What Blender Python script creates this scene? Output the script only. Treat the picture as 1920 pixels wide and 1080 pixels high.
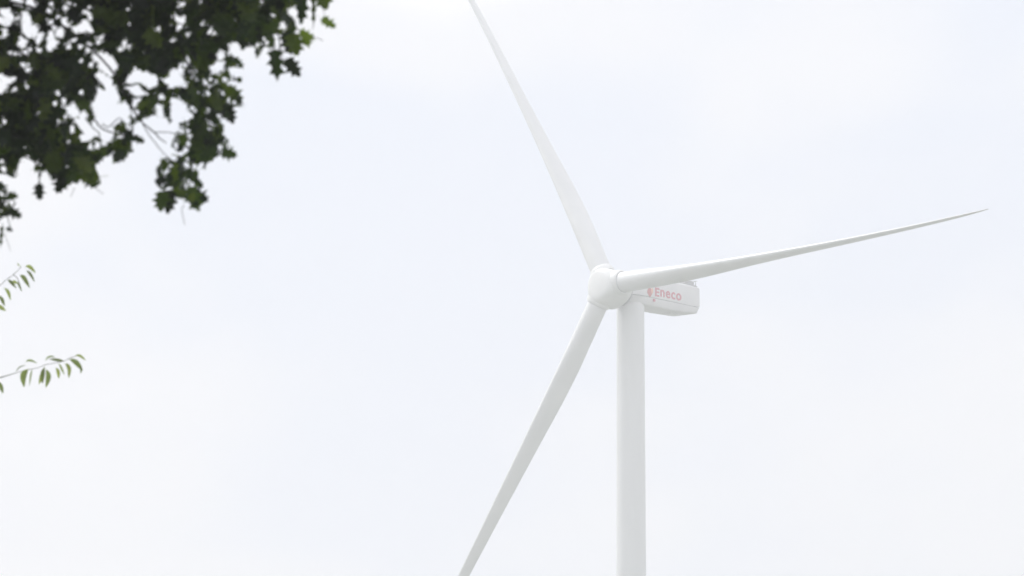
import bpy, bmesh, math, random
import numpy as np
from mathutils import Vector, Matrix

random.seed(7); rng = np.random.default_rng(7)
scene = bpy.context.scene
for o in list(bpy.data.objects): bpy.data.objects.remove(o)

# ------------------------------------------------------------------ camera
F_PX = 10887.5                      # focal length in pixels of a 1920 wide frame
PITCH = math.radians(8.2035)
CAM = Vector((0, 0, 1.6))
cd = bpy.data.cameras.new('camera'); cam = bpy.data.objects.new('camera', cd)
scene.collection.objects.link(cam)
cam.location = CAM; cam.rotation_euler = (math.pi/2 + PITCH, 0, 0)
cd.sensor_width = 36; cd.lens = F_PX/1920*36
cd.clip_start = .5; cd.clip_end = 20000
cd.dof.use_dof = True; cd.dof.focus_distance = 630; cd.dof.aperture_fstop = 11.5; cd.dof.aperture_blades = 0
scene.camera = cam
scene.render.resolution_x = 1024; scene.render.resolution_y = 576

# ------------------------------------------------------------------ light
SUN_EL, SUN_AZ = math.radians(50), math.radians(-60)      # azimuth from +Y, negative to the left
world = bpy.data.worlds.new('World'); scene.world = world; world.use_nodes = True
nt = world.node_tree; nt.nodes.clear(); N = nt.nodes.new; L = nt.links.new
out = N('ShaderNodeOutputWorld'); bg = N('ShaderNodeBackground'); bg.inputs['Strength'].default_value = .12
sky = N('ShaderNodeTexSky'); sky.sky_type = 'NISHITA'; sky.sun_disc = False
sky.sun_elevation = SUN_EL; sky.sun_rotation = SUN_AZ; sky.dust_density = 2.5
tc = N('ShaderNodeTexCoord')
mp = N('ShaderNodeMapping'); mp.inputs['Scale'].default_value = (1, 1, 1.7); L(tc.outputs['Generated'], mp.inputs[0])
n1 = N('ShaderNodeTexNoise'); n1.noise_dimensions = '4D'
n1.inputs['Scale'].default_value = 11; n1.inputs['Detail'].default_value = 3; n1.inputs['Roughness'].default_value = .42
n1.inputs['W'].default_value = 21.7; L(mp.outputs[0], n1.inputs['Vector'])
cr = N('ShaderNodeValToRGB'); cr.color_ramp.interpolation = 'EASE'
SKY_B = 7.65
def ramp(el, pos, c): el.position = pos; el.color = (*[x*1.0 for x in c], 1)
ramp(cr.color_ramp.elements[0], .36, (.82, .87, .985))
ramp(cr.color_ramp.elements[1], .64, (1.16, 1.145, 1.13))
e = cr.color_ramp.elements.new(.5); e.color = (.95, .957, .995, 1)
L(n1.outputs['Fac'], cr.inputs[0])
sc = N('ShaderNodeVectorMath'); sc.operation = 'SCALE'
sep = N('ShaderNodeSeparateXYZ'); L(tc.outputs['Generated'], sep.inputs[0])      # an overcast sky is brighter overhead than near the horizon
ov = N('ShaderNodeMath'); ov.operation = 'MULTIPLY_ADD'; ov.use_clamp = False; ov.inputs[1].default_value = .5*SKY_B; ov.inputs[2].default_value = SKY_B
zc_ = N('ShaderNodeMath'); zc_.operation = 'MAXIMUM'; zc_.inputs[1].default_value = 0; L(sep.outputs['Z'], zc_.inputs[0])
L(zc_.outputs[0], ov.inputs[0]); L(ov.outputs[0], sc.inputs['Scale'])
L(cr.outputs[0], sc.inputs[0])
mx = N('ShaderNodeMix'); mx.data_type = 'RGBA'; mx.inputs[0].default_value = .93
L(sky.outputs[0], mx.inputs[6]); L(sc.outputs[0], mx.inputs[7])
L(mx.outputs[2], bg.inputs[0]); L(bg.outputs[0], out.inputs[0])

sd = bpy.data.lights.new('sun', 'SUN'); sun = bpy.data.objects.new('sun', sd); scene.collection.objects.link(sun)
sd.energy = 2.75; sd.angle = math.radians(7); sd.color = (1, .98, .95)
sdir = Vector((math.sin(SUN_AZ)*math.cos(SUN_EL), math.cos(SUN_AZ)*math.cos(SUN_EL), math.sin(SUN_EL)))
sun.rotation_euler = sdir.to_track_quat('Z', 'Y').to_euler(); sun.location = (-60, 30, 80)

vs = scene.view_settings
vs.view_transform = 'Standard'; vs.look = 'None'; vs.exposure = 0; vs.gamma = 1; vs.use_curve_mapping = False
scene.render.engine = 'CYCLES'
scene.cycles.volume_bounces = 3; scene.cycles.max_bounces = 8

# ------------------------------------------------------------------ helpers
def at(px, py, depth):
    """world point seen at photo pixel (1920x1080) at a given depth along the view axis"""
    x = (px-960)/F_PX; y = (540-py)/F_PX
    return CAM + Vector((x, math.cos(PITCH)-y*math.sin(PITCH), math.sin(PITCH)+y*math.cos(PITCH)))*depth
def link(name, me, mat=None, parent=None):
    o = bpy.data.objects.new(name, me); scene.collection.objects.link(o)
    if mat: me.materials.append(mat) if not me.materials else None
    if parent: o.parent = parent
    return o
def empty(name, loc, rz=0):
    o = bpy.data.objects.new(name, None); scene.collection.objects.link(o); o.location = loc; o.rotation_euler.z = rz
    o.empty_display_size = .5; return o
def tag(o, label=None, cat=None, group=None, kind=None):
    if label: o['label'] = label
    if cat: o['category'] = cat
    if group: o['group'] = group
    if kind: o['kind'] = kind
    return o
def mesh(name, verts, faces, smooth=False):
    me = bpy.data.meshes.new(name); me.from_pydata([tuple(v) for v in verts], [], faces); me.validate(); me.update()
    if smooth: me.polygons.foreach_set('use_smooth', [True]*len(me.polygons))
    return me
def loft(rings, cap0=True, cap1=True, smooth=True, name='loft'):
    n = len(rings[0]); vs_ = [p for r in rings for p in r]; fs = []
    for i in range(len(rings)-1):
        for k in range(n):
            a = i*n+k; b = i*n+(k+1) % n
            fs.append((a, b, b+n, a+n))
    if cap0: fs.append(tuple(range(n))[::-1])
    if cap1: fs.append(tuple((len(rings)-1)*n+k for k in range(n)))
    me = mesh(name, vs_, fs, smooth)
    bm = bmesh.new(); bm.from_mesh(me); bmesh.ops.recalc_face_normals(bm, faces=bm.faces); bm.to_mesh(me); bm.free()
    return me
def sharp(me, deg=35):
    bm = bmesh.new(); bm.from_mesh(me)
    for e_ in bm.edges:
        if len(e_.link_faces) == 2 and e_.calc_face_angle(0) > math.radians(deg): e_.smooth = False
    bm.to_mesh(me); bm.free(); return me
def tube_data(pts, radii, sides=6):
    vs_, fs = [], []
    pts = [Vector(p) for p in pts]
    for i, p in enumerate(pts):
        t = (pts[min(i+1, len(pts)-1)]-pts[max(i-1, 0)]).normalized()
        a = t.orthogonal().normalized() if i == 0 else (prev-prev.dot(t)*t).normalized()
        prev = a; b = t.cross(a)
        for k in range(sides):
            q = 2*math.pi*k/sides; vs_.append(p+(a*math.cos(q)+b*math.sin(q))*radii[i])
        if i:
            for k in range(sides):
                fs.append(((i-1)*sides+k, (i-1)*sides+(k+1) % sides, i*sides+(k+1) % sides, i*sides+k))
    fs.append(tuple(range(sides))[::-1]); fs.append(tuple((len(pts)-1)*sides+k for k in range(sides)))
    return vs_, fs
class Bag:
    def __init__(s): s.v = []; s.f = []
    def add(s, v, f): n = len(s.v); s.v += list(v); s.f += [tuple(i+n for i in q) for q in f]; return s
    def tube(s, pts, r0, r1=None, sides=6):
        r1 = r0 if r1 is None else r1; n = len(pts)
        return s.add(*tube_data(pts, [r0+(r1-r0)*i/(n-1) for i in range(n)], sides))
    def box(s, M, hx, hy, hz):
        v = [M @ Vector((x*hx, y*hy, z*hz)) for x in (-1, 1) for y in (-1, 1) for z in (-1, 1)]
        return s.add(v, [(0, 1, 3, 2), (4, 6, 7, 5), (0, 4, 5, 1), (2, 3, 7, 6), (0, 2, 6, 4), (1, 5, 7, 3)])
    def mesh(s, name, smooth=False): return mesh(name, s.v, s.f, smooth)
def curve(pts, n=6):
    """Catmull-Rom through the points"""
    P = [Vector(p) for p in pts]; P = [2*P[0]-P[1]]+P+[2*P[-1]-P[-2]]; o = []
    for i in range(1, len(P)-2):
        for k in range(n):
            t = k/n; a, b, c, d = P[i-1:i+3]
            o.append(.5*((2*b)+(c-a)*t+(2*a-5*b+4*c-d)*t*t+(3*b-a-3*c+d)*t**3))
    o.append(P[-2]); return o

# ------------------------------------------------------------------ materials
def newmat(name):
    m = bpy.data.materials.new(name); m.use_nodes = True; nt = m.node_tree
    return m, nt, nt.nodes['Principled BSDF']
def noisy(name, c0, c1, scale, rough=.5, bump=0, detail=6, stretch=(1, 1, 1), coat=0):
    m, nt, p = newmat(name); N = nt.nodes.new; L = nt.links.new
    tc = N('ShaderNodeTexCoord'); mp = N('ShaderNodeMapping'); mp.inputs['Scale'].default_value = stretch
    L(tc.outputs['Object'], mp.inputs[0])
    n = N('ShaderNodeTexNoise'); n.inputs['Scale'].default_value = scale; n.inputs['Detail'].default_value = detail
    L(mp.outputs[0], n.inputs['Vector'])
    r = N('ShaderNodeValToRGB'); r.color_ramp.elements[0].position = .3; r.color_ramp.elements[1].position = .7
    r.color_ramp.elements[0].color = (*c0, 1); r.color_ramp.elements[1].color = (*c1, 1)
    L(n.outputs['Fac'], r.inputs[0]); L(r.outputs[0], p.inputs['Base Color'])
    p.inputs['Roughness'].default_value = rough
    if coat: p.inputs['Coat Weight'].default_value = coat
    if bump:
        b = N('ShaderNodeBump'); b.inputs['Strength'].default_value = bump; b.inputs['Distance'].default_value = .05
        L(n.outputs['Fac'], b.inputs['Height']); L(b.outputs[0], p.inputs['Normal'])
    return m
M_stem = noisy('green_stem', (.075, .075, .05), (.12, .12, .075), 20, .8)
M_blade = noisy('blade_gelcoat', (.69, .70, .70), (.76, .765, .76), .35, .42, detail=8)
M_spin = noisy('spinner_gelcoat', (.73, .74, .725), (.79, .79, .775), .6, .38)
M_tower = noisy('tower_paint', (.69, .70, .705), (.76, .765, .765), .25, .5, stretch=(1, 1, .12), detail=7)
M_nac = noisy('nacelle_paint', (.68, .68, .685), (.75, .745, .745), .5, .45, detail=7)
M_dark = noisy('dark_gap', (.10, .10, .11), (.16, .16, .17), 3, .7)
M_seal = noisy('grey_seal', (.33, .33, .34), (.42, .42, .42), 3, .7)
M_metal = noisy('galvanised_metal', (.26, .27, .28), (.36, .37, .38), 6, .45)
M_red = noisy('lettering_red', (.50, .09, .14), (.56, .12, .17), 2, .5)
M_orange = noisy('emblem_orange', (.75, .34, .22), (.78, .42, .28), 2, .5)
M_crim = noisy('emblem_crimson', (.45, .07, .08), (.55, .10, .09), 2, .5)
M_conc = noisy('concrete', (.26, .26, .25), (.38, .37, .35), 3, .9, .3)
M_bark = noisy('bark', (.025, .022, .018), (.075, .065, .052), 9, .9, .8, stretch=(1, 1, .25))
M_twig = noisy('twig_bark', (.022, .019, .018), (.055, .046, .042), 20, .85)

def leafmat(name, cols, tr, trw, rough=.5):
    m, nt, p = newmat(name); N = nt.nodes.new; L = nt.links.new
    at_ = N('ShaderNodeAttribute'); at_.attribute_name = 'tone'
    oi = N('ShaderNodeObjectInfo'); ad = N('ShaderNodeMath'); ad.operation = 'ADD'
    L(at_.outputs['Fac'], ad.inputs[0]); L(oi.outputs['Random'], ad.inputs[1])
    fr = N('ShaderNodeMath'); fr.operation = 'FRACT'; L(ad.outputs[0], fr.inputs[0])
    r = N('ShaderNodeValToRGB'); L(fr.outputs[0], r.inputs[0])
    while len(r.color_ramp.elements) < len(cols): r.color_ramp.elements.new(.5)
    for i, (pp, c) in enumerate(cols): r.color_ramp.elements[i].position = pp; r.color_ramp.elements[i].color = (*c, 1)
    tcn = N('ShaderNodeTexCoord'); nz = N('ShaderNodeTexNoise'); nz.inputs['Scale'].default_value = 30; L(tcn.outputs['Object'], nz.inputs['Vector'])
    mr = N('ShaderNodeMapRange'); mr.inputs['To Min'].default_value = .7; mr.inputs['To Max'].default_value = 1.3; L(nz.outputs['Fac'], mr.inputs[0])
    mu = N('ShaderNodeVectorMath'); mu.operation = 'SCALE'; L(r.outputs[0], mu.inputs[0]); L(mr.outputs[0], mu.inputs['Scale'])
    L(mu.outputs[0], p.inputs['Base Color']); p.inputs['Roughness'].default_value = rough
    p.inputs['Specular IOR Level'].default_value = .35
    t = N('ShaderNodeBsdfTranslucent'); mt = N('ShaderNodeVectorMath'); mt.operation = 'MULTIPLY'
    mt.inputs[1].default_value = tr; L(mu.outputs[0], mt.inputs[0]); L(mt.outputs[0], t.inputs[0])
    mxs = N('ShaderNodeMixShader'); mxs.inputs[0].default_value = trw
    L(p.outputs[0], mxs.inputs[1]); L(t.outputs[0], mxs.inputs[2]); L(mxs.outputs[0], nt.nodes['Material Output'].inputs[0])
    return m
M_leaf = leafmat('lobed_leaf', [(0, (.010, .015, .012)), (.45, (.017, .032, .013)), (.75, (.042, .068, .011)), (.96, (.068, .095, .013)), (1, (.08, .10, .02))],
                 (2.3, 2.5, .9), .47)
M_bright = leafmat('young_leaf', [(0, (.13, .19, .03)), (1, (.18, .24, .04))], (1.8, 1.9, 1.0), .5)
M_narrow = leafmat('narrow_leaf', [(0, (.11, .13, .075)), (.5, (.14, .175, .075)), (1, (.20, .225, .085))], (2.0, 2.1, 1.3), .5)

# ------------------------------------------------------------------ ground
gm, gnt, gp = newmat('meadow'); Ng = gnt.nodes.new; Lg = gnt.links.new
gtc = Ng('ShaderNodeTexCoord'); ga = Ng('ShaderNodeTexNoise'); ga.inputs['Scale'].default_value = .02; ga.inputs['Detail'].default_value = 10
gb = Ng('ShaderNodeTexNoise'); gb.inputs['Scale'].default_value = 2.5; gb.inputs['Detail'].default_value = 8
Lg(gtc.outputs['Object'], ga.inputs['Vector']); Lg(gtc.outputs['Object'], gb.inputs['Vector'])
gr = Ng('ShaderNodeValToRGB'); gr.color_ramp.elements[0].color = (.11, .13, .09, 1); gr.color_ramp.elements[1].color = (.19, .20, .16, 1)
gmx = Ng('ShaderNodeMath'); gmx.operation = 'ADD'; gh = Ng('ShaderNodeMath'); gh.operation = 'MULTIPLY'; gh.inputs[1].default_value = .5
Lg(ga.outputs['Fac'], gmx.inputs[0]); Lg(gb.outputs['Fac'], gmx.inputs[1]); Lg(gmx.outputs[0], gh.inputs[0]); Lg(gh.outputs[0], gr.inputs[0])
Lg(gr.outputs[0], gp.inputs['Base Color']); gp.inputs['Roughness'].default_value = .95
gv, gf = [], []; K = 24; S = 6000
for i in range(K+1):
    for j in range(K+1): gv.append((-S+2*S*i/K, -S+2*S*j/K, 0))
for i in range(K):
    for j in range(K): a = i*(K+1)+j; gf.append((a, a+K+1, a+K+2, a+1))
tag(link('ground', mesh('ground', gv, gf), gm), 'flat grass field that carries the wind turbine and the trees', kind='structure')

# ------------------------------------------------------------------ wind turbine
P = dict(e=.14368)
VFIT = [0.143741, 0.731204, 0.028689, 1.568926, 0.031669, 16.878799, 1.526336, 1138.96993, 533.8642, 0.856422, -0.170408, 0.001032, 3.729161, 0.0, -0.00163, -0.000209, 0.005079, 0.987571, 0.96943, -1.71426, -0.000416, 0.003413, -0.015457, 3.210699, 1.07141]
PSI, CONE, PB, AZ, FEATHER, CXP, CYP, CS, TWI = VFIT[1], VFIT[2], VFIT[3], VFIT[4], VFIT[6], VFIT[7], VFIT[8], VFIT[9], VFIT[10]
DC, DP, DA, EX, THS = VFIT[14:17], VFIT[17:20], VFIT[20:23], VFIT[23], VFIT[24]
yy = (540-CYP)/F_PX; xx = (CXP-960)/F_PX
dv = Vector((xx, math.cos(PITCH)-yy*math.sin(PITCH), math.sin(PITCH)+yy*math.cos(PITCH)))
HUB = CAM + dv*((94-1.6)/dv.z)
tau = math.radians(6)
nF = Vector((-math.sin(PSI)*math.cos(tau), -math.cos(PSI)*math.cos(tau), math.sin(tau)))     # rotor axis, towards the wind
U = Vector((math.cos(PSI), -math.sin(PSI), 0)); V = nF.cross(U)
if V.z < 0: V = -V
AX = Vector((math.sin(PSI), math.cos(PSI), 0))           # nacelle axis, towards the rear
ZU = Vector((0, 0, 1))
TWR = Vector((HUB.x, HUB.y, 0)) + AX*3.9
turb = empty('wind_turbine', (TWR.x, TWR.y, 0))
tag(turb, 'tall white three bladed wind turbine with red lettering on its nacelle', 'wind turbine')
def part(name, me, mat, parent=turb):
    o = link(name, me, mat)
    o.parent = parent
    base = parent.matrix_world.copy() if parent.parent is None else parent.parent.matrix_world @ parent.matrix_local
    return o
# all turbine meshes are written in world coordinates, then moved into the turbine's frame
OFF = Vector(turb.location)
def local(me):
    me.transform(Matrix.Translation(-OFF)); return me

# tower: three welded sections, rings of visible taper
def ring(c, r, n=64): return [Vector((c.x+r*math.cos(2*math.pi*k/n), c.y+r*math.sin(2*math.pi*k/n), c.z)) for k in range(n)]
ZT = HUB.z-1.93
def trad(z):
    d = ZT-z
    return 1.55+.0036*d if d < 36 else 1.68+.0092*(d-36)
secs = [(0.35, 26), (26.03, 56), (56.03, ZT)]
for z0, z1 in secs:
    rs = []
    for i in range(13):
        z = z0+(z1-z0)*i/12; r = trad(z)
        rs.append(ring(Vector((TWR.x, TWR.y, z)), r))
    tw = part('tower_section', local(sharp(loft(rs, name='tower_section'))), M_tower)
    if z0 < 1: tsec0 = tw
for z in (26.015, 56.015):
    part('flange', local(sharp(loft([ring(Vector((TWR.x, TWR.y, z-.06)), trad(z)+.012), ring(Vector((TWR.x, TWR.y, z+.06)), trad(z)+.012)], name='flange'))), M_tower)
part('yaw_ring', local(sharp(loft([ring(Vector((TWR.x, TWR.y, ZT-.05)), 1.5), ring(Vector((TWR.x, TWR.y, ZT+.25)), 1.5)], name='yaw_ring'))), M_nac)
part('foundation', local(sharp(loft([ring(Vector((TWR.x, TWR.y, -.3)), 4.2), ring(Vector((TWR.x, TWR.y, .2)), 4.0), ring(Vector((TWR.x, TWR.y, .35)), 2.7)], name='foundation'))), M_conc)
b = Bag(); dirc = Vector((-.35, -.94, 0)).normalized()
b.box(Matrix.Translation(Vector((TWR.x, TWR.y, 2.2))+dirc*(trad(2)+.02)) @ dirc.to_track_quat('Y', 'Z').to_matrix().to_4x4(), .45, .12, 1.1)
part('door', local(b.mesh('door')), M_metal)

# nacelle, written as cross sections along AX: x = across (U), z above hub height
def npt(l, x, z): return HUB + AX*l + U*x + ZU*(z-.03*(l-2.0)+.10)
def rounded(w0, w1, z0, z1, r0, r1, n=5):
    """closed outline, right bottom -> right top -> left top -> left bottom. w0 bottom half width, w1 top"""
    o = []
    for cx_, cz_, r, a0 in ((w0-r0, z0+r0, r0, -90), (w1-r1, z1-r1, r1, 0), (-w1+r1, z1-r1, r1, 90), (-w0+r0, z0+r0, r0, 180)):
        for k in range(n+1):
            a = math.radians(a0+90*k/n); o.append((cx_+r*math.cos(a), cz_+r*math.sin(a)))
    return o
HW = 1.86; SEAM = -1.04
def nring(l, w0, w1, z0, z1, r0, r1): return [npt(l, x, z) for x, z in rounded(w0, w1, z0, z1, r0, r1)]
nac = part('nacelle', local(sharp(loft([nring(2.0, .9, 1.3, -1.02, .75, .02, .5), nring(2.25, 1.45, 1.58, SEAM+.045, .95, .02, .5), nring(3.0, HW-.12, HW-.1, SEAM+.045, 1.2, .02, .42),
        nring(4.2, HW, HW-.02, SEAM+.045, 1.32, .02, .34), nring(8, HW, HW-.03, SEAM+.045, 1.32, .02, .3), nring(11.5, HW, HW-.03, SEAM+.01, 1.32, .02, .26), nring(13.66, HW, HW-.04, SEAM+.03, 1.22, .02, .14),
        nring(13.8, HW-.08, HW-.10, SEAM+.07, 1.14, .02, .12)], name='nacelle'), 30)), M_nac)
lower = part('lower_cover', local(sharp(loft([nring(2.1, .7, 1.15, -1.55, SEAM-.02, .3, .02), nring(2.5, 1.05, 1.5, -1.82, SEAM-.02, .32, .02), nring(3.4, 1.45, HW-.05, -1.95, SEAM-.02, .3, .02),
        nring(4.6, 1.62, HW+.01, -1.98, SEAM-.02, .3, .02), nring(9, 1.66, HW+.01, -2.0, SEAM-.03, .28, .02), nring(13.0, 1.68, HW, -1.85, SEAM-.04, .28, .02),
        nring(13.55, 1.66, HW-.03, -1.72, SEAM-.05, .3, .02), nring(13.75, 1.5, HW-.14, -1.55, SEAM-.08, .3, .02)], name='lower_cover'), 30)), M_nac)
part('seam_strip', local(loft([nring(2.3, 1.40, 1.40, SEAM-.1, SEAM+.08, .02, .02), nring(3.4, HW-.16, HW-.16, SEAM-.1, SEAM+.08, .02, .02), nring(13.4, HW-.09, HW-.09, SEAM-.12, SEAM+.06, .02, .02)], smooth=False, name='seam_strip')), M_dark)
# roof rail bar, hatch, sensor frame at the rear
b = Bag(); b.tube([npt(9.0, HW-.30, 1.33), npt(13.6, HW-.28, 1.33)], .045, sides=8)
for l, z in ((9.2, 1.27), (10.6, 1.27), (12.0, 1.27), (13.4, 1.25)): b.tube([npt(l, HW-.29, z-.1), npt(l, HW-.29, z+.08)], .03)
part('roof_rail', local(b.mesh('roof_rail')), M_metal, turb)
MR = Matrix((( *[U[i] for i in (0,)], AX[0], 0, 0), (U[1], AX[1], 0, 0), (0, 0, 1, 0), (0, 0, 0, 1)))
def nbox(bag, l, x, z, hl, hx, hz): bag.box(Matrix.Translation(npt(l, x, z)) @ MR, hx, hl, hz)
b = Bag(); nbox(b, 12.5, .8, 1.62, .85, .5, .28)
cool = part('roof_cooler', local(b.mesh('roof_cooler')), M_seal)
b = Bag()
for x in (1.05, 1.45):
    b.tube(curve([npt(13.5, x, 1.1), npt(13.5, x, 1.6), npt(13.45, x-.08, 2.0)]), .045, .035)
b.tube([npt(13.5, 1.05, 1.5), npt(13.5, 1.45, 1.5)], .035)
b.tube([npt(12.9, 1.25, 1.42), npt(13.5, 1.25, 1.28), npt(13.75, 1.25, 1.4)], .035)
b.tube([npt(13.5, .75, 1.95), npt(13.5, 1.7, 1.95)], .03)
part('sensor_mast', local(b.mesh('sensor_mast', True)), M_metal)

# lettering on the side that faces us
side_x = HW+.006
def word(body, L0, L1, Z0, Z1, bold):
    fc = bpy.data.curves.new('lettering', 'FONT'); fc.body = body; fc.size = 1.30; fc.space_character = 1.12; fc.offset = bold; fc.extrude = .004
    to = bpy.data.objects.new('tmp', fc); scene.collection.objects.link(to)
    dg = bpy.context.evaluated_depsgraph_get(); lm = bpy.data.meshes.new_from_object(to.evaluated_get(dg)); bpy.data.objects.remove(to)
    co = np.array([v.co[:] for v in lm.vertices]); x0_, x1_ = co[:, 0].min(), co[:, 0].max(); y0_, y1_ = co[:, 1].min(), co[:, 1].max()
    for v in lm.vertices:
        v.co = npt(L0+(v.co.x-x0_)/(x1_-x0_)*(L1-L0), side_x+v.co.z, Z0+(v.co.y-y0_)/(y1_-y0_)*(Z1-Z0))
    lm.materials.clear(); return lm
e_, n_e = word('E', 5.98, 6.68, -.80, .16, .03), word('neco', 6.88, 10.48, -.74, .05, .018)
bm = bmesh.new(); bm.from_mesh(e_); bm.from_mesh(n_e)
for k, (dl, dz) in enumerate(((.03, .0), (-.03, .0), (0, .02))):      # heavy weight: the strokes thickened
    for src in (e_, n_e):
        c_ = src.copy(); c_.transform(Matrix.Translation(AX*dl+ZU*dz+U*.0012*(k+1))); bm.from_mesh(c_)
lm = bpy.data.meshes.new('lettering'); bm.to_mesh(lm); bm.free()
part('lettering', local(lm), M_red, turb)
# emblem: two overlapping leaves of a drop shape
def drop(cl, cz, w, h, mat, name, lean=0, xo=0):
    pts = []
    for k in range(28):
        q = 2*math.pi*k/28; r = 1-.0*math.cos(q)
        x = math.sin(q)*w*(1.05 if math.cos(q) > 0 else (1.05-.35*abs(math.cos(q))**1.5)); z = math.cos(q)*h
        pts.append((cl+x+lean*z, cz+z))
    rings = [[npt(l, side_x+xo, z) for l, z in pts], [npt(l, side_x+xo+.006, z) for l, z in pts]]
    return part(name, local(loft(rings, smooth=False, name=name)), mat)
drop(5.05, -.50, .40, .50, M_crim, 'emblem')
drop(5.44, -.30, .17, .34, M_orange, 'emblem', .10, .008)
b = Bag(); nbox(b, 5.75, HW+.05, -1.30, .16, .04, .15)
part('lifting_eye', local(b.mesh('lifting_eye')), M_red)
b = Bag(); nbox(b, 10.9, 0, -2.0, .9, .7, .03); part('service_hatch', local(b.mesh('service_hatch')), M_nac)

# spinner: a lobed solid of revolution about nF
def hpt(l, r, a): return HUB + Vector((0, 0, -.31)) - nF*.12 + nF*l + (U*math.cos(a)+V*math.sin(a))*r
prof = [(-1.8, 1.7), (-1.76, 1.94), (-1.5, 2.08), (-.9, 2.18), (0, 2.21), (.6, 2.17), (1.08, 2.05), (1.42, 1.86), (1.63, 1.58), (1.72, 1.2), (1.76, .8), (1.79, .4), (1.80, .06)]
pr = [(-1.9, 1.75)]
cp = curve([Vector((a, r, 0)) for a, r in prof[1:]], 4)
rings = []
for p in cp:
    rings.append([hpt(p.x, p.y*(1+.06*math.cos(3*(2*math.pi*k/72-AZ))*min(1, max(0, (p.y-.5)/1.2))), 2*math.pi*k/72) for k in range(72)])
spin = part('spinner', local(sharp(loft([[hpt(-1.8, 1.74, 2*math.pi*k/72) for k in range(72)]]+rings, name='spinner'), 45)), M_spin)
rings = [[hpt(l, r, 2*math.pi*k/48) for k in range(48)] for l, r in ((-2.45, 1.55), (-1.85, 1.6))]
part('hub_shroud', local(loft(rings, name='hub_shroud')), M_seal)

RS = [0, 1.4, 3, 6, 10, 14, 20, 28, 36, 44, 50, 54, 56.]
CH = [2.3, 2.3, 2.5, 3.2, 3.8, 3.75, 3.15, 2.45, 1.9, 1.45, 1.1, .75, .15]
TH = [2.3, 2.3, 2.2, 1.9, 1.5, 1.2, .85, .58, .4, .28, .2, .12, .03]
TW = [1, 1, 1, .9, .75, .6, .4, .2, .1, .03, 0, 0, 0.]
LEo = [.5, .5, .47, .40, .34, .31, .3, .3, .3, .3, .3, .3, .3]
RB = 56.
def foil(n=40):
    """unit airfoil outline: (s from +.5 leading edge to -.5 trailing edge, half thickness)"""
    o = []
    for k in range(n):
        q = 2*math.pi*k/n; s = math.cos(q)*.5
        c = .5-s        # 0 at LE, 1 at TE
        t = 5*(.2969*math.sqrt(max(c, 0))-.126*c-.3516*c*c+.2843*c**3-.1015*c**4)/1.0
        t = t/1.0003*1.0
        up = .94 if math.sin(q) >= 0 else 1.06
        o.append((s, (1 if math.sin(q) >= 0 else -1)*t*up*.5/.5))
    return o
FO = foil()
CR = (2.36, 2.0, 2.52)
for i in range(3):
    a = AZ+(0, 2*math.pi/3, -2*math.pi/3)[i]+DA[i]; cone = CONE+DC[i]; pb = PB+DP[i]
    bd = U*math.cos(a)+V*math.sin(a); td0 = -U*math.sin(a)+V*math.cos(a)
    rings = []
    rr = [CR[i]-.12, 2.6, 3.2, 4, 5]+list(np.linspace(6, 54.5, 50))+[55, 55.4, 55.7, 55.9, 56]
    for r in rr:
        ch = np.interp(r, RS, CH)*(1+(CS-1)*min(max((r-2)/4, 0), 1)); th = np.interp(r, RS, TH)*(1+(THS-1)*min(max((r-2)/4, 0), 1))
        # smooth the chord table a little
        ch = (ch+np.interp(r-1.2, RS, CH)*(1+(CS-1)*min(max((r-3.2)/4, 0), 1))*.5+np.interp(min(r+1.2, 56), RS, CH)*(1+(CS-1)*min(max((r-.8)/4, 0), 1))*.5)/2
        tw_ = np.interp(r, RS, TW)*TWI; le = np.interp(r, RS, LEo)
        cen = HUB + bd*(r*math.cos(cone)) + nF*(r*math.sin(cone)+pb*(r/RB)**EX)
        ang = FEATHER-tw_
        cdv = nF*math.sin(ang)-td0*math.cos(ang); tdv = cdv.cross(bd)
        mixf = min(max((r-7)/20, 0), 1); mixf = .7*mixf*mixf*(3-2*mixf)
        ringp = []
        for k, (s, t) in enumerate(FO):
            q = 2*math.pi*k/len(FO)
            tt = (1-mixf)*.5*math.sin(q)+mixf*t
            ringp.append(cen + cdv*((le-.5)*ch+ch*s) + tdv*(th*tt))
        rings.append(ringp)
    me = loft(rings, name='blade')
    bl = part('blade', local(sharp(me, 50)), M_blade)
    # root collar on the spinner
    f1 = bd*math.cos(cone)+nF*math.sin(cone); e1 = f1.orthogonal().normalized(); e2 = f1.cross(e1)
    def cring(r, rad, n=48): return [HUB+f1*r+(e1*math.cos(2*math.pi*k/n)+e2*math.sin(2*math.pi*k/n))*rad for k in range(n)]
    cr_ = CR[i]
    part('blade_collar', local(sharp(loft([cring(1.2, 1.45), cring(cr_-.32, 1.40), cring(cr_-.10, 1.33), cring(cr_, 1.26), cring(cr_, 1.185), cring(cr_-.07, 1.17)], name='blade_collar'), 40)), M_spin, turb)
    part('root_seal', local(loft([cring(cr_-.07, 1.20), cring(cr_+.035, 1.195)], name='root_seal')), M_seal, turb)

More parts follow.
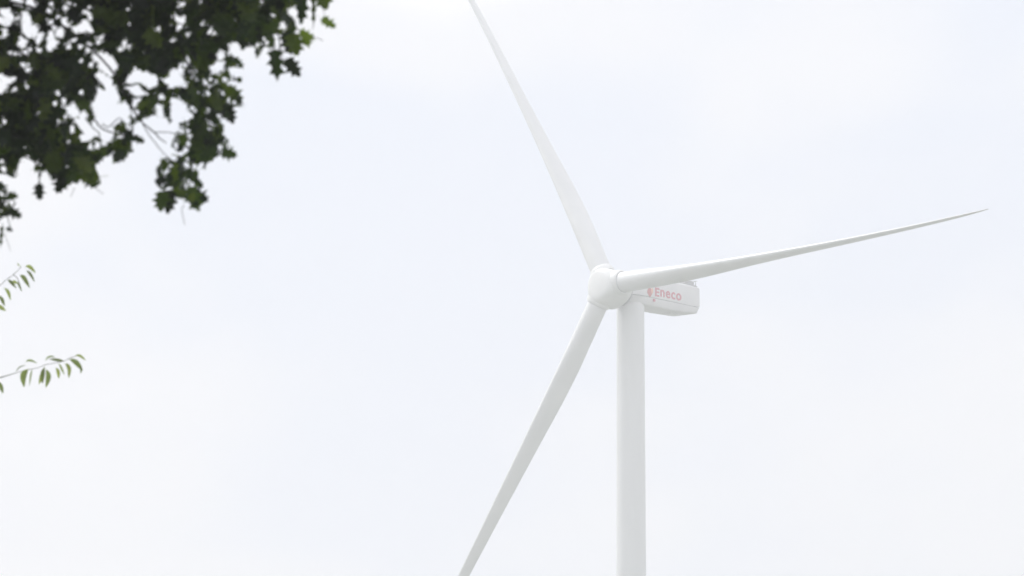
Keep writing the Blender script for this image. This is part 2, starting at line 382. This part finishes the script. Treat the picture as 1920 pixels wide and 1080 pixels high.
# ------------------------------------------------------------------ lobed-leaf tree
def lobed(variant):
    """outline of a lobed leaf, base at origin, tip at +Y, length 1; returns right side points from base to tip"""
    if variant == 0: R_ = [(0, 0), (.10, .03), (.30, .02), (.24, .14), (.46, .24), (.30, .30), (.26, .40), (.52, .60), (.30, .58), (.20, .66), (.26, .86), (.13, .82), (0, 1)]
    elif variant == 1: R_ = [(0, 0), (.16, .06), (.36, .12), (.22, .22), (.18, .30), (.44, .48), (.24, .48), (.17, .58), (.34, .78), (.16, .76), (.08, .86), (0, 1)]
    else: R_ = [(0, 0), (.12, -.03), (.40, .10), (.28, .20), (.27, .30), (.48, .42), (.34, .50), (.22, .54), (.36, .76), (.17, .74), (.12, .90), (0, .98)]
    return R_
def leaf_mesh(variant, seed):
    r = random.Random(seed); R_ = lobed(variant)
    wl, wr = r.uniform(.85, 1.1), r.uniform(.85, 1.1); fold = r.uniform(.15, .5); curl = r.uniform(-.35, .45); wav = r.uniform(.02, .06)
    vs_ = []; mid = []
    def z(x, y): return fold*abs(x)-curl*y*y*.5+wav*math.sin(9*y+4*x+seed)
    for x, y in R_: mid.append(len(vs_)); vs_.append((0, y, z(0, y)))
    rt, lt = [mid[0]], [mid[0]]
    for x, y in R_[1:-1]:
        rt.append(len(vs_)); vs_.append((x*wr, y, z(x, y)))
        y2 = y+r.uniform(-.025, .025); lt.append(len(vs_)); vs_.append((-x*wl, y2, z(x, y2)))
    rt.append(mid[-1]); lt.append(mid[-1]); fs = []
    for i in range(len(R_)-1):
        for side, fl in ((rt, 0), (lt, 1)):
            q = [mid[i], side[i], side[i+1], mid[i+1]]; q2 = []
            for w in q:
                if w not in q2: q2.append(w)
            if len(q2) > 2: fs.append(tuple(q2 if not fl else q2[::-1]))
    # petiole
    n = len(vs_); pl = r.uniform(.25, .45)
    for (x, y, zz) in ((.012, .02, 0), (-.012, .02, 0), (0, .02, .02), (.009, -pl, -.05), (-.009, -pl, -.05), (0, -pl, -.03)): vs_.append((x, y, zz))
    fs += [(n, n+1, n+4, n+3), (n+1, n+2, n+5, n+4), (n+2, n, n+3, n+5)]
    return vs_, fs
LEAVES = [leaf_mesh(i % 3, i) for i in range(9)]
LMESH = []
for i, (v, f) in enumerate(LEAVES):
    me = mesh('leaf', v, f, False); me.materials.append(M_leaf); LMESH.append(me)
SAMP = []
for v, f in LEAVES:      # sample points for fitting a leaf into the clump
    a = np.array(v); pts = []
    for q in f[:-3]:
        c = a[list(q)]; pts += [c.mean(0), *(c*.9+c.mean(0)*.1), *(c*.5+c.mean(0)*.5), *((c+np.roll(c, 1, 0))*.45+c.mean(0)*.1)]
    SAMP.append(np.array(pts))
# foliage mask in photo pixels: where the hanging clumps are, and the gaps of sky in them
def inpoly(X, Y, poly):
    c = np.zeros(X.shape, bool); n = len(poly)
    for i in range(n):
        x1, y1 = poly[i]; x2, y2 = poly[(i+1) % n]
        if y1 == y2: continue
        k = ((y1 > Y) != (y2 > Y)) & (X < (x2-x1)*(Y-y1)/(y2-y1)+x1); c ^= k
    return c
main = [(-80,-60),(575,-60),(570,0),(569,40),(563,42),(560,38),(556,45),(557,62),(545,66),(530,67),(513,64),(516,78),(518,90),(505,96),(500,88),(495,88),(490,100),(482,112),(478,105),(478,90),(465,90),(453,95),(443,82),(436,78),(428,82),(432,98),(440,108),(453,112),(450,122),(457,131),(445,128),(432,126),(429,136),(437,140),(443,148),(450,143),(455,144),(455,157),(446,157),(440,152),(428,153),(428,160),(437,163),(450,172),(455,190),(455,200),(446,201),(439,200),(437,215),(438,232),(430,225),(422,222),(413,228),(423,236),(418,243),(422,253),(432,262),(425,268),(434,273),(426,280),(435,286),(446,290),(444,296),(434,293),(424,297),(410,293),(400,300),(395,305),(388,305),(386,320),(380,318),(379,308),(372,308),(372,332),(368,340),(377,343),(382,352),(370,350),(371,363),(380,372),(392,380),(379,379),(378,390),(375,398),(362,393),(355,385),(352,373),(343,375),(335,370),(331,378),(330,384),(320,387),(315,400),(310,393),(303,396),(298,383),(292,379),(303,362),(307,358),(298,352),(288,342),(295,335),(292,323),(297,317),(291,311),(300,305),(299,297),(310,294),(322,298),(320,275),(323,262),(327,250),(333,245),(334,232),(340,228),(352,228),(362,218),(350,202),(340,190),(323,185),(322,200),(325,215),(322,228),(317,235),(313,222),(300,218),(283,218),(270,224),(262,230),(252,235),(250,250),(262,256),(271,260),(271,268),(262,266),(250,262),(247,272),(252,283),(240,290),(235,302),(222,302),(216,310),(212,306),(210,290),(194,298),(181,309),(185,327),(192,343),(176,353),(156,340),(150,340),(146,353),(141,345),(135,340),(127,352),(107,364),(104,355),(110,345),(100,340),(97,335),(92,332),(85,320),(78,325),(75,348),(82,356),(80,372),(76,376),(66,357),(71,350),(72,322),(64,318),(62,298),(48,291),(37,301),(33,320),(32,332),(14,333),(8,328),(0,326),(-80,326)]
low = [(-80,338),(5,342),(15,345),(16,363),(25,366),(35,370),(28,374),(30,385),(24,390),(28,396),(36,396),(41,407),(32,405),(22,403),(13,406),(0,411),(-80,420)]
def zc(ox, oy, *pts): return [(ox+x/6.75, oy+y/6.75) for x, y in pts]
def zo(ox, oy, *cs): return [(ox+x/6.75, oy+y/6.75, r/6.75) for x, y, r in cs]
holes = [
 [(0,18),(15,16),(26,30),(20,45),(10,52),(12,70),(0,72),(-12,50)], [(15,-4),(38,-4),(45,8),(38,12),(25,7)], [(48,-2),(66,-2),(71,8),(58,18),(50,12)],
 [(41,22),(49,20),(57,35),(57,50),(65,46),(72,58),(64,72),(52,68),(44,60),(40,42)], [(35,68),(52,76),(44,87),(33,86)], [(67,78),(74,63),(82,64),(77,80),(70,84)],
 [(91,58),(98,58),(102,72),(109,82),(104,90),(95,97),(88,94)], [(105,60),(114,52),(122,61),(116,69),(106,68)], [(115,36),(124,31),(125,44),(130,48),(123,53),(117,47)],
 [(136,52),(150,46),(158,38),(164,38),(166,48),(174,52),(176,60),(168,61),(160,55),(148,64),(140,60)],
 [(-10,142),(8,140),(17,148),(28,142),(30,148),(20,158),(8,168),(4,176),(-10,180)],
 zc(160,0,(100,700),(200,650),(300,680),(420,830),(380,880),(350,970),(290,950),(200,870),(170,780),(110,780)),
 zc(160,0,(100,940),(190,910),(340,1020),(330,1120),(230,1070),(200,1030)),
 zc(160,0,(620,840),(690,880),(720,930),(770,895),(840,940),(900,960),(925,1020),(880,1080),(830,1140),(760,1080),(700,1040),(600,1050),(520,1040),(540,980),(580,950)),
 [(304,152),(312,148),(323,132),(339,126),(348,132),(340,142),(345,151),(354,160),(345,164),(330,162),(322,165),(315,158)],
 zc(160,160,(160,30),(200,50),(260,100),(270,-20),(390,10),(380,90),(310,150),(400,90),(430,130),(410,240),(450,260),(490,220),(570,270),(545,330),(540,400),(560,480),(520,490),(460,430),(390,420),(300,430),(160,470),(130,350),(70,260),(150,130)),
 zc(160,160,(80,460),(140,450),(230,490),(300,440),(400,425),(460,450),(400,480),(330,540),(370,580),(360,640),(320,680),(270,760),(215,770),(230,680),(170,660),(150,600),(90,510)),
 zc(160,160,(-30,430),(40,470),(140,590),(140,640),(60,700),(-20,720)), zc(160,160,(130,720),(180,700),(190,800),(130,810)), zc(160,160,(50,745),(100,780),(30,870)), zc(160,160,(400,660),(470,610),(490,630),(430,700)),
 zc(160,160,(520,20),(660,10),(700,60),(780,80),(770,110),(620,130)), zc(160,160,(600,250),(630,190),(690,150),(710,190),(620,280)), zc(160,160,(920,140),(1010,110),(1000,170),(950,185)),
 zc(160,160,(880,250),(920,220),(980,290),(980,390),(930,400),(900,330)), zc(160,160,(570,320),(610,310),(660,300),(690,350),(640,370),(600,400),(570,370)), zc(160,160,(500,520),(560,500),(585,545),(540,560)),
 zc(320,0,(20,190),(60,180),(130,230),(200,205),(200,260),(150,305),(90,270),(20,250)), zc(320,0,(585,680),(650,620),(690,680),(640,750),(600,750)), zc(320,0,(465,820),(540,830),(600,770),(680,790),(660,860),(560,945),(500,890)),
 zc(0,160,(830,270),(900,225),(970,260),(1010,370),(930,400),(840,340)), zc(0,160,(940,440),(1000,420),(1060,330),(1100,340),(1100,560),(1030,560),(970,490)), zc(0,160,(985,660),(1080,610),(1100,700),(1010,700)),
 zc(0,160,(880,520),(930,520),(950,590),(890,610)), [(321,276),(330,283),(342,286),(350,278),(351,286),(341,291),(330,289),(322,286)], [(320,290),(334,297),(330,302),(320,298)],
 zc(480,0,(405,110),(440,85),(470,130),(500,60),(550,80),(560,150),(535,260),(470,240),(410,170)), zc(480,0,(290,310),(340,285),(400,330),(340,370),(285,350)),
 [(320,184),(345,190),(352,205),(342,212),(355,212),(350,226),(330,232),(322,222)],
]
dots = zo(0,0,(215,240,24),(610,135,30),(650,280,28),(725,215,30),(685,340,30),(830,110,38),(660,45,28),(125,665,28),(215,670,38),(310,665,34),(390,630,28),(490,640,45),(300,820,40),(350,890,42),(1030,770,30),(875,595,42),(935,510,35),(1005,590,30),(870,40,30),(1065,150,25)) \
 + zo(160,0,(75,815,38),(165,540,30),(50,570,26),(25,650,36),(100,650,28),(200,475,30),(540,125,32),(500,535,36),(495,570,30),(450,625,24),(550,590,22),(550,300,28),(50,90,22),(740,675,18),(925,355,18),(40,180,22),(60,230,22)) \
 + zo(320,0,(150,50,40),(355,15,38),(105,350,46),(205,430,28),(25,510,30),(210,745,28),(125,815,30),(195,820,28),(275,980,30),(435,1045,30),(580,1030,28),(680,1000,34),(510,1000,25),(250,905,22),(410,300,18),(490,400,20),(575,415,16)) \
 + zo(0,160,(195,40,38),(345,25,32),(735,100,38),(805,195,48),(695,230,38),(870,725,32),(60,460,32),(310,740,28),(465,995,30),(825,395,26),(745,450,28),(40,1060,42),(20,955,24),(1020,85,22)) \
 + zo(320,160,(740,180,36),(810,205,24),(620,390,28),(505,485,30),(445,560,28),(500,555,20),(255,640,32),(220,740,32),(130,575,24),(225,585,24),(70,760,26),(630,785,30),(660,860,34),(190,1000,34),(300,1025,34),(465,345,20),(480,100,22),(650,100,20),(280,290,30),(350,85,18)) \
 + zo(260,290,(355,215,36),(405,155,28),(300,355,28),(375,430,26),(595,120,32),(700,150,34),(615,335,28),(685,380,34),(595,400,28),(370,600,26),(460,535,22),(710,435,22)) \
 + zo(480,0,(220,195,30),(95,475,28),(140,530,30),(15,575,28),(75,20,34)) + zo(0,320,(150,410,40),(70,425,22),(20,300,40))
G = 2.0; X0, Y0 = -80, -60
gx, gy = np.meshgrid(np.arange(X0, 660, G), np.arange(Y0, 430, G)); 
allow = inpoly(gx, gy, main) | inpoly(gx, gy, low)
for h in holes: allow &= ~inpoly(gx, gy, h)
dotm = np.zeros(allow.shape, bool)
for x, y, r in dots: dotm |= ((gx-x)**2+(gy-y)**2) < max(1.9, r*.47)**2
extra = [ # single leaves that stand clear of the clump: base, tip, length scale, material
 ((600,-6),(612,16),1.0,0), ((548,64),(556,106),1.0,0), ((514,92),(518,153),.85,0), ((538,112),(564,144),.8,0), ((4,424),(1,466),.3,0), ((565,60),(579,92),.95,1), ((562,58),(592,75),.9,1), ((603,35),(630,54),.7,1),
 ((73,345),(75,376),.9,0), ((305,360),(302,398),.95,0), ((322,358),(313,401),.8,0), ((355,350),(374,398),1.0,0), ((360,360),(391,380),.9,0), ((415,285),(446,293),.9,0), ((120,332),(107,364),.95,0), ((160,325),(182,352),.95,0),
 ((425,165),(455,192),.95,0), ((425,200),(438,232),.85,0), ((310,335),(289,342),1.1,0), ((15,393),(41,407),.9,0), ((14,366),(35,370),.9,0), ((565,-8),(566,46),.55,0), ((598,-25),(612,18),1.1,0), ((588,-5),(588,50),.25,0), ((538,60),(545,104),.9,0), ((252,255),(270,268),.9,0), ((440,108),(457,130),.8,0), ((366,338),(382,352),.9,0), ((12,428),(25,434),.7,0)]
tree = empty('broadleaf_tree', (-8.2, 25.5, 0))
tag(tree, 'dark green tree with lobed leaves, its branches hanging into the upper left corner', 'tree')
TO = Vector(tree.location)
leafobjs = []; stuff = []      # matrices with variants
def basis(yv, nv):
    y = yv.normalized(); n = (nv-nv.dot(y)*y).normalized(); x = y.cross(n)
    return Matrix((x, y, n)).transposed()
camR, camU, camF = Vector((1, 0, 0)), Vector((0, -math.sin(PITCH), math.cos(PITCH))), Vector((0, math.cos(PITCH), math.sin(PITCH)))
cover = np.zeros(allow.shape, np.int16)
def project(A):
    q = A-np.array(CAM); d = q@np.array(camF)
    return 960+F_PX*(q@np.array(camR))/d, 540-F_PX*(q@np.array(camU))/d
def place(loc, B, s, var, mat=None):
    M = Matrix.Translation(loc) @ B.to_4x4() @ Matrix.Diagonal((s, s, s, 1)); return M
placed = []
for (bx_, by_), (tx_, ty_), sc_, mt in extra:
    d = 24+rng.uniform(-.3, .2); a = at(bx_, by_, d); b_ = at(tx_, ty_, d-.01)
    dirv = (b_-a); ln = dirv.length*1.02
    nv = -camF + camR*rng.uniform(-.45, .45)*1 + camU*rng.uniform(-.3, .5)
    var = int(rng.integers(9)); B = basis(dirv, nv); M = place(a, B, ln, var)
    W = Matrix.Diagonal((sc_, 1, 1, 1)); M = M @ W
    placed.append((M, var, mt, 1e9))
    A = np.array([M @ Vector(p) for p in SAMP[var]]); u, v = project(A)
    i = ((v-Y0)/G).round().astype(int); j = ((u-X0)/G).round().astype(int); ok = (i >= 0) & (i < cover.shape[0]) & (j >= 0) & (j < cover.shape[1]); cover[i[ok], j[ok]] += 1
ai, aj = np.nonzero(allow)
tries = [(1800, .105, .085, .03, 3), (3000, .085, .06, .035, 2), (5000, .065, .04, .05, 2), (7000, .05, .028, .07, 1), (7000, .032, .014, .09, 1)]
for nt_, s1, s0, tol, maxc in tries:
    pool = None
    for it_ in range(nt_):
        if maxc < 3:
            if it_ % 500 == 0: pool = np.nonzero((cover < maxc) & allow & ~dotm)
            k = rng.integers(len(pool[0])); ci, cj = pool[0][k], pool[1][k]
            if cover[ci, cj] >= maxc: continue
        else:
            k = rng.integers(len(ai)); ci, cj = ai[k], aj[k]
            if cover[ci, cj] >= maxc and rng.random() < .8: continue
        var = int(rng.integers(9)); s = rng.uniform(s0, s1)
        ang = rng.normal(0, 1.0) if maxc > 1 else rng.uniform(-3, 3)
        d = 24+rng.uniform(-.55, .7)
        yv = -camU*math.cos(ang)+camR*math.sin(ang)+camF*rng.normal(0, .45)
        nv = -camF*rng.uniform(.25, 1)+camU*rng.normal(0, .55)+camR*rng.normal(0, .55)
        B = basis(yv, nv); c = at(X0+cj*G, Y0+ci*G, d)-B @ Vector((0, .5*s, 0))
        A = SAMP[var]@np.array(B).T*s+np.array(c); u, v = project(A)
        i = ((v-Y0)/G).round().astype(int); j = ((u-X0)/G).round().astype(int)
        i = np.clip(i, 0, allow.shape[0]-1); j = np.clip(j, 0, allow.shape[1]-1)
        if (~allow[i, j]).mean() > tol or dotm[i, j].any(): continue
        if cover[i, j].mean() > maxc+.6: continue
        cover[i, j] += 1
        ext = (u.max()-u.min())*(v.max()-v.min()); inframe = (u.mean() > -5) & (v.mean() > -5)
        placed.append((place(c, B, s, var), var, 0, ext*(1.0 if inframe else .01)/(d-22.5)))
print('leaves placed', len(placed), 'uncovered', float((cover[allow] == 0).mean()))
placed.sort(key=lambda t: -t[3])
def make_tree_leaf(M, var, mt):
    me = LMESH[var]
    o = bpy.data.objects.new('leaf', me); scene.collection.objects.link(o); o.parent = tree
    o.matrix_local = Matrix.Translation(-TO) @ M
    if mt == 1:
        o.material_slots[0].link = 'OBJECT'; o.material_slots[0].material = M_bright; o['label'] = 'young yellow green leaf'
for M, var, mt, _ in placed[:298]: make_tree_leaf(M, var, mt)
def bake(name, items, templates, mat, parent, origin):
    vv, ff, tone = [], [], []
    base = 0; V_, F_, T_ = [], [], []
    for M, var, t in items:
        v, f = templates[var]; Mn = np.array(M); a = np.array(v)@Mn[:3, :3].T+Mn[:3, 3]-np.array(origin)
        V_.append(a); F_ += [tuple(q+base for q in fc_) for fc_ in f]; base += len(a); T_ += [t]*len(a)
    me = bpy.data.meshes.new(name); me.from_pydata(np.concatenate(V_).tolist(), [], F_)
    at_ = me.attributes.new('tone', 'FLOAT', 'POINT'); at_.data.foreach_set('value', T_)
    o = link(name, me, mat, parent); o['kind'] = 'stuff'; return o
items = [(M, var, float(rng.random())) for M, var, mt, _ in placed[298:]]
# the rest of the crown, beyond the frame: simpler leaves round the limbs
simple = []
for i in range(3):
    R_ = lobed(i)[::2]+[(0, 1)] if (len(lobed(i)) % 2 == 0) else lobed(i)[::2]
    v = [(0, 0, 0)]+[(x, y, .3*x) for x, y in R_[1:]]+[(-x, y, .3*x) for x, y in R_[1:-1]][::-1]
    simple.append((v, [tuple(range(len(v)))]))
crown = []
limbs = [] 
def limb(pts, r0, r1): limbs.append((curve(pts, 5), r0, r1))
T0 = Vector((-8.2, 25.5, 0))
trunk = curve([T0, T0+Vector((.1, 0, 2)), T0+Vector((-.1, .1, 4)), T0+Vector((.2, 0, 6.5)), T0+Vector((.1, .1, 9)), T0+Vector((.3, 0, 11.5))], 5)
limb([(-8.2, 25.5, 4.6), (-6.6, 25.2, 6.3), (-4.8, 24.8, 7.3), (-3.2, 24.4, 7.5), (-1.8, 24.1, 7.3), (-.9, 24, 6.75)], .13, .012)
limb([(-8.1, 25.5, 5.6), (-6.2, 25, 7.9), (-4.4, 24.6, 9.4), (-2.6, 24.3, 10.2)], .11, .02)
limb([(-8.1, 25.5, 6.6), (-7.2, 26.8, 8.8), (-6.0, 28.5, 10)], .1, .02)
limb([(-8.1, 25.5, 5.0), (-10, 25, 7), (-12, 24.6, 8.2), (-13.4, 24.4, 8.6)], .12, .02)
limb([(-8.0, 25.5, 7.4), (-8.8, 24.2, 9.6), (-9.5, 23, 11)], .09, .02)
limb([(-8.1, 25.5, 4.2), (-8.6, 27.2, 6), (-9.2, 29.5, 7.4)], .12, .02)
limb([(-8.1, 25.5, 4.8), (-6.8, 24, 6.4), (-5.4, 22.6, 7.6)], .1, .02)
limb([(-5.2, 24.9, 7.15), (-4.0, 24.3, 6.6), (-2.9, 24.1, 6.25), (-2.3, 24.0, 6.05)], .035, .01)
limb([(-8.0, 25.5, 9), (-7, 25.3, 11.3), (-6.5, 25, 12.5)], .08, .02)
centres = []
for pts, r0, r1 in limbs:
    for k, p in enumerate(pts):
        if k > len(pts)*.3: centres.append(p)
centres += [p for p in trunk[18:]]
tufts = [centres[int(rng.integers(len(centres)))]+Vector(rng.normal(0, .85, 3)*np.array([1, 1, .75])) for _ in range(520)]
while len(crown) < 34000:
    p = tufts[int(rng.integers(len(tufts)))]+Vector(rng.normal(0, .30, 3)*np.array([1, 1, .8]))
    if p.z < 4.2: continue
    u, v = project(np.array([p[:]]))
    if u[0] > -25 and v[0] > -25 and u[0] < 1950: continue
    if u[0] > 575 and v[0] > -420: continue
    if u[0] > 700: continue
    ang = rng.uniform(0, 6.28); yv = Vector((math.cos(ang), math.sin(ang), rng.uniform(-1.2, .1))); nv = Vector((rng.normal(0, .5), rng.normal(0, .5), 1))
    crown.append((place(p, basis(yv, nv), rng.uniform(.09, .15), 0), int(rng.integers(3)), float(rng.random())))
# the hanging clumps go on past the frame's edges
sprays = []
while len(sprays) < 150:
    u_, v_ = rng.uniform(-900, 640), rng.uniform(-620, 330)
    if (u_ > -40 and v_ > -50) or v_ > 330+.12*u_+60*math.sin(u_*.02): continue
    if u_ > 560-.25*(-v_)+70*math.sin(v_*.015): continue
    sprays.append((u_, v_))
for u_, v_ in sprays:
    for _ in range(95):
        a, b_ = u_+rng.normal(0, 62), v_+rng.normal(0, 50)
        if a > -14 and b_ > -14: continue
        p = at(a, b_, 24+rng.normal(0, .4)); ang = rng.normal(0, 1.0)
        yv = -camU*math.cos(ang)+camR*math.sin(ang)+camF*rng.normal(0, .45); nv = Vector(rng.normal(0, .6, 3))-camF*.6
        crown.append((place(p, basis(yv, nv), rng.uniform(.05, .10), 0), int(rng.integers(3)), float(rng.random())))
bake('foliage', items, LEAVES, M_leaf, tree, TO)
bake('foliage', crown, simple, M_leaf, tree, TO)
def moved(me, o): me.transform(Matrix.Translation(-o)); return me
n_ = len(trunk)
v, f = tube_data(trunk, [.24*(1-.85*i/(n_-1))+(.1 if i == 0 else 0) for i in range(n_)], 14)
link('trunk', moved(mesh('trunk', v, f, True), TO), M_bark, tree)
for pts, r0, r1 in limbs:
    v, f = tube_data(pts, [r0+(r1-r0)*i/(len(pts)-1) for i in range(len(pts))], 8)
    link('limb', moved(mesh('limb', v, f, True), TO), M_bark, tree)
def px(pts, d=24.1): return [at(x, y, d+.02*i) for i, (x, y) in enumerate(pts)]
twigs = [
 ([(-120,-60),(-20,-8),(40,8),(75,20),(120,50),(170,90),(215,140),(250,205),(264,227),(290,249),(299,259),(312,268)], 3.2, 1.0),
 ([(-60,60),(40,100),(90,130),(150,180),(185,235),(216,250),(250,258)], 2.6, 1.1),
 ([(264,224),(275,246),(298,277),(306,286),(335,320),(345,360)], 1.0, .8), ([(290,248),(322,249),(360,262),(400,285)], .9, .8),
 ([(160,222),(175,240),(186,250),(184,262),(172,275)], 1.3, 1.0), ([(192,232),(204,238),(222,222),(232,230),(243,262)], 1.1, .9),
 ([(215,140),(228,170),(244,200),(247,230),(240,240)], 1.2, .9),
 ([(60,-10),(85,55),(82,95),(100,140)], 1.3, 1.0), ([(320,-50),(330,60),(360,140),(385,200),(395,260),(360,310),(340,370)], 2.4, .9),
 ([(480,-50),(500,20),(520,60),(524,92),(512,100)], 2.0, .9), ([(524,92),(540,94),(548,100)], .8, .7), ([(524,92),(529,108),(536,114)], .8, .7), ([(500,20),(545,40),(562,60),(575,64),(606,76)], 1.2, .6),
 ([(560,-40),(566,0),(567,42)], 1.2, .8), ([(587,-40),(589,30),(586,56)], .9, .6), ([(606,14),(609,30)], .6, .5),
 ([(-60,250),(20,285),(60,300),(72,320),(75,350)], 2.0, .9), ([(130,230),(135,290),(140,340)], 1.2, .8), ([(345,385),(341,395),(347,422)], .7, .5), ([(5,420),(3,445),(1,462)], .9, .8), ([(8,436),(14,452),(20,472)], .5, .4), ([(176,350),(194,364)], .6, .5), ([(140,352),(132,370)], .6, .5),
 ([(-40,400),(5,392),(20,428)], 1.0, .8)]
for pts, w0, w1 in twigs:
    pts3 = curve(px(pts), 4); k = 24/F_PX/2
    v, f = tube_data(pts3, [(w0+(w1-w0)*i/(len(pts3)-1))*k*2.0 for i in range(len(pts3))], 6)
    link('twig', moved(mesh('twig', v, f, True), TO), M_twig, tree)

# ------------------------------------------------------------------ narrow-leaved tree, two twigs in view
DN = 38.0
nt2 = empty('narrow_leaved_tree', (-7.6, 37.0, 0))
tag(nt2, 'slender tree with narrow drooping pale leaves, two twigs entering at the left edge', 'tree')
NO = Vector(nt2.location)
v, f = tube_data(curve([(-7.6, 37, 0), (-7.5, 37, 2.8), (-7.7, 37.1, 5.4), (-7.5, 37, 8), (-7.6, 37.1, 10.2)], 5), [.11*(1-.8*i/20)+(.03 if i == 0 else 0) for i in range(21)], 12)
link('trunk', moved(mesh('trunk', v, f, True), NO), M_bark, nt2)
def q_(x, y, d=DN): return at(x, y, d)
b1 = curve([Vector((-7.65, 37.05, 4.9)), Vector((-5.9, 37.4, 5.6)), q_(-420, 760), q_(-120, 610), q_(-40, 565), q_(0, 535), q_(11, 525), q_(25, 515), q_(40, 500)], 4)
b2 = curve([Vector((-7.6, 37.0, 4.0)), Vector((-5.8, 37.3, 5.0)), q_(-250, 780), q_(-60, 722), q_(0, 708), q_(27, 700), q_(45, 695), q_(70, 690), q_(85, 684), q_(105, 680), q_(120, 677), q_(132, 671), q_(142, 668)], 4)
def branch(pts, r0=.010, r1=.0018):
    n = len(pts); v, f = tube_data(pts, [max(r1, r0*(1-i/(n-1)*1.9)) for i in range(n)], 6)
    return link('branch', moved(mesh('branch', v, f, True), NO), M_stem, nt2)
br1, br2 = branch(b1), branch(b2)
def narrow(mid3, wid, face, parent):
    """leaf along a 3D midline with a width, folded a little, with petiole"""
    pts = curve(mid3, 5); n = len(pts); vs_, fs = [], []
    for i, p in enumerate(pts):
        t = (pts[min(i+1, n-1)]-pts[max(i-1, 0)]).normalized(); s = i/(n-1)
        w = wid*max(.05, math.sin(math.pi*min(1, max(0, (s-.10)/.9)))**.75*(1-.25*s)) if s > .1 else wid*.05
        nv = face; sd = t.cross(nv).normalized()
        up = sd.cross(t)
        vs_ += [p-sd*w/2+up*w*.18, p-up*.0, p+sd*w/2+up*w*.18]
        if i:
            a = (i-1)*3
            fs += [(a, a+1, a+4, a+3), (a+1, a+2, a+5, a+4)]
    return link('leaf', moved(mesh('leaf', vs_, fs, True), NO), M_narrow, parent)
kk = DN/F_PX
def nl(pts, w, parent, depth=0.0, tilt=.4):
    n = len(pts); m = [at(x, y, DN+depth*i/(n-1)) for i, (x, y) in enumerate(pts)]
    face = (-camF+camR*random.uniform(-.4, .4)+camU*random.uniform(-.3, .4)).normalized()
    narrow(m, w*kk*1.2, face, parent)
L1_ = [([(46,500),(56,500),(67,512)],7,.02),([(48,505),(57,514),(65,529)],5,-.02),([(36,515),(45,521),(56,540)],8,.02),([(33,527),(36,534),(41,547)],4.5,.01),([(13,524),(21,529),(31,541)],6,-.02),([(22,528),(27,528),(34,532)],6,.01),
 ([(6,539),(15,547),(20,563)],6,.02),([(-4,553),(4,561),(9,574)],7,-.02),([(-12,570),(0,576),(11,583)],8,.02),([(33,492),(34,496),(40,500)],2.2,0),([(-30,590),(-22,604),(-18,620)],7,.02),([(-45,575),(-38,590),(-30,602)],7,0),
 ([(-70,590),(-62,606),(-60,625)],7,0),([(-90,602),(-88,618),(-80,636)],7,0)]
for pts, w, d in L1_: nl(pts, w, br1, d)
v, f = tube_data(curve([q_(25, 515), q_(32, 521), q_(36, 530)], 4), [.0022]*9, 5); link('leaf_stalk', moved(mesh('leaf_stalk', v, f, True), NO), M_twig, br1)
L2_ = [([(28,701),(36,689),(49,684)],2.2,.03),([(46,679),(56,675.5),(70,681)],4,.01),([(55,690),(44,703),(45,726)],11.5,-.02),([(61,690),(58,703),(55,724)],3.2,.02),([(84,685),(79,703),(73,721)],8,.03),([(84,686),(80,702),(80,719)],8.5,-.02),
 ([(85,690),(91,705),(86,727)],9.5,.02),([(83,678),(92,669),(104,669)],3.2,.02),([(122,677),(108,675),(92,673)],5.5,-.02),([(104,688),(109,697),(110,710)],6.5,.01),([(109,679),(115,690),(121,703)],3.8,.01),([(121,679),(129,690),(129,709)],7.5,-.02),
 ([(127,672),(143,680),(155,695)],9.5,.02),([(139,667),(150,667),(161,676)],4.8,.01),([(-3,714),(2,724),(6,738)],8,0),([(-20,722),(-16,738),(-18,752)],8,0),([(-50,722),(-42,712),(-28,706)],5,0),([(-70,725),(-66,742),(-70,756)],8,0),([(148,683),(152,692),(151,701)],3.5,.01)]
for pts, w, d in L2_: nl(pts, w, br2, d)
# crown of the same tree, beyond the left edge
crown2 = []; tl = []
lens = [(0, 0, 0), (.09, .3, .02), (.08, .6, .0), (0, 1, -.1), (-.08, .6, .0), (-.09, .3, .02)]
while len(crown2) < 2200:
    a = rng.uniform(0, 6.28); rr_ = rng.uniform(.1, 1.7); p = Vector((-7.2+rr_*math.cos(a)*1.2, 37+rr_*math.sin(a), rng.uniform(3.8, 11)))
    u, v = project(np.array([p[:]]))
    if u[0] > -60: continue
    yv = Vector((rng.normal(0, .5), rng.normal(0, .5), -1)); nv = Vector((rng.normal(), rng.normal(), .3))
    crown2.append((place(p, basis(yv, nv), rng.uniform(.08, .12), 0), 0, float(rng.random())))
bake('foliage', crown2, [(lens, [tuple(range(6))])], M_narrow, nt2, NO)

# ------------------------------------------------------------------ haze
HAZE = .0008
if HAZE:
    hx = 6010; z0, z1 = -1.0, 165
    hv = [(x, y, z) for x in (-hx, hx) for y in (-hx, hx) for z in (z0, z1)]
    me = mesh('haze', hv, [(0, 1, 3, 2), (4, 6, 7, 5), (0, 4, 5, 1), (2, 3, 7, 6), (0, 2, 6, 4), (1, 5, 7, 3)])
    hm = bpy.data.materials.new('haze'); hm.use_nodes = True; hn = hm.node_tree; hn.nodes.clear()
    ho = hn.nodes.new('ShaderNodeOutputMaterial'); pv = hn.nodes.new('ShaderNodeVolumePrincipled')
    pv.inputs['Density'].default_value = HAZE; pv.inputs['Color'].default_value = (.975, .97, 1.0, 1); pv.inputs['Anisotropy'].default_value = .3
    hn.links.new(pv.outputs[0], ho.inputs['Volume'])
    tag(link('haze', me, hm), 'pale summer haze in the air between camera and wind turbine', kind='stuff')
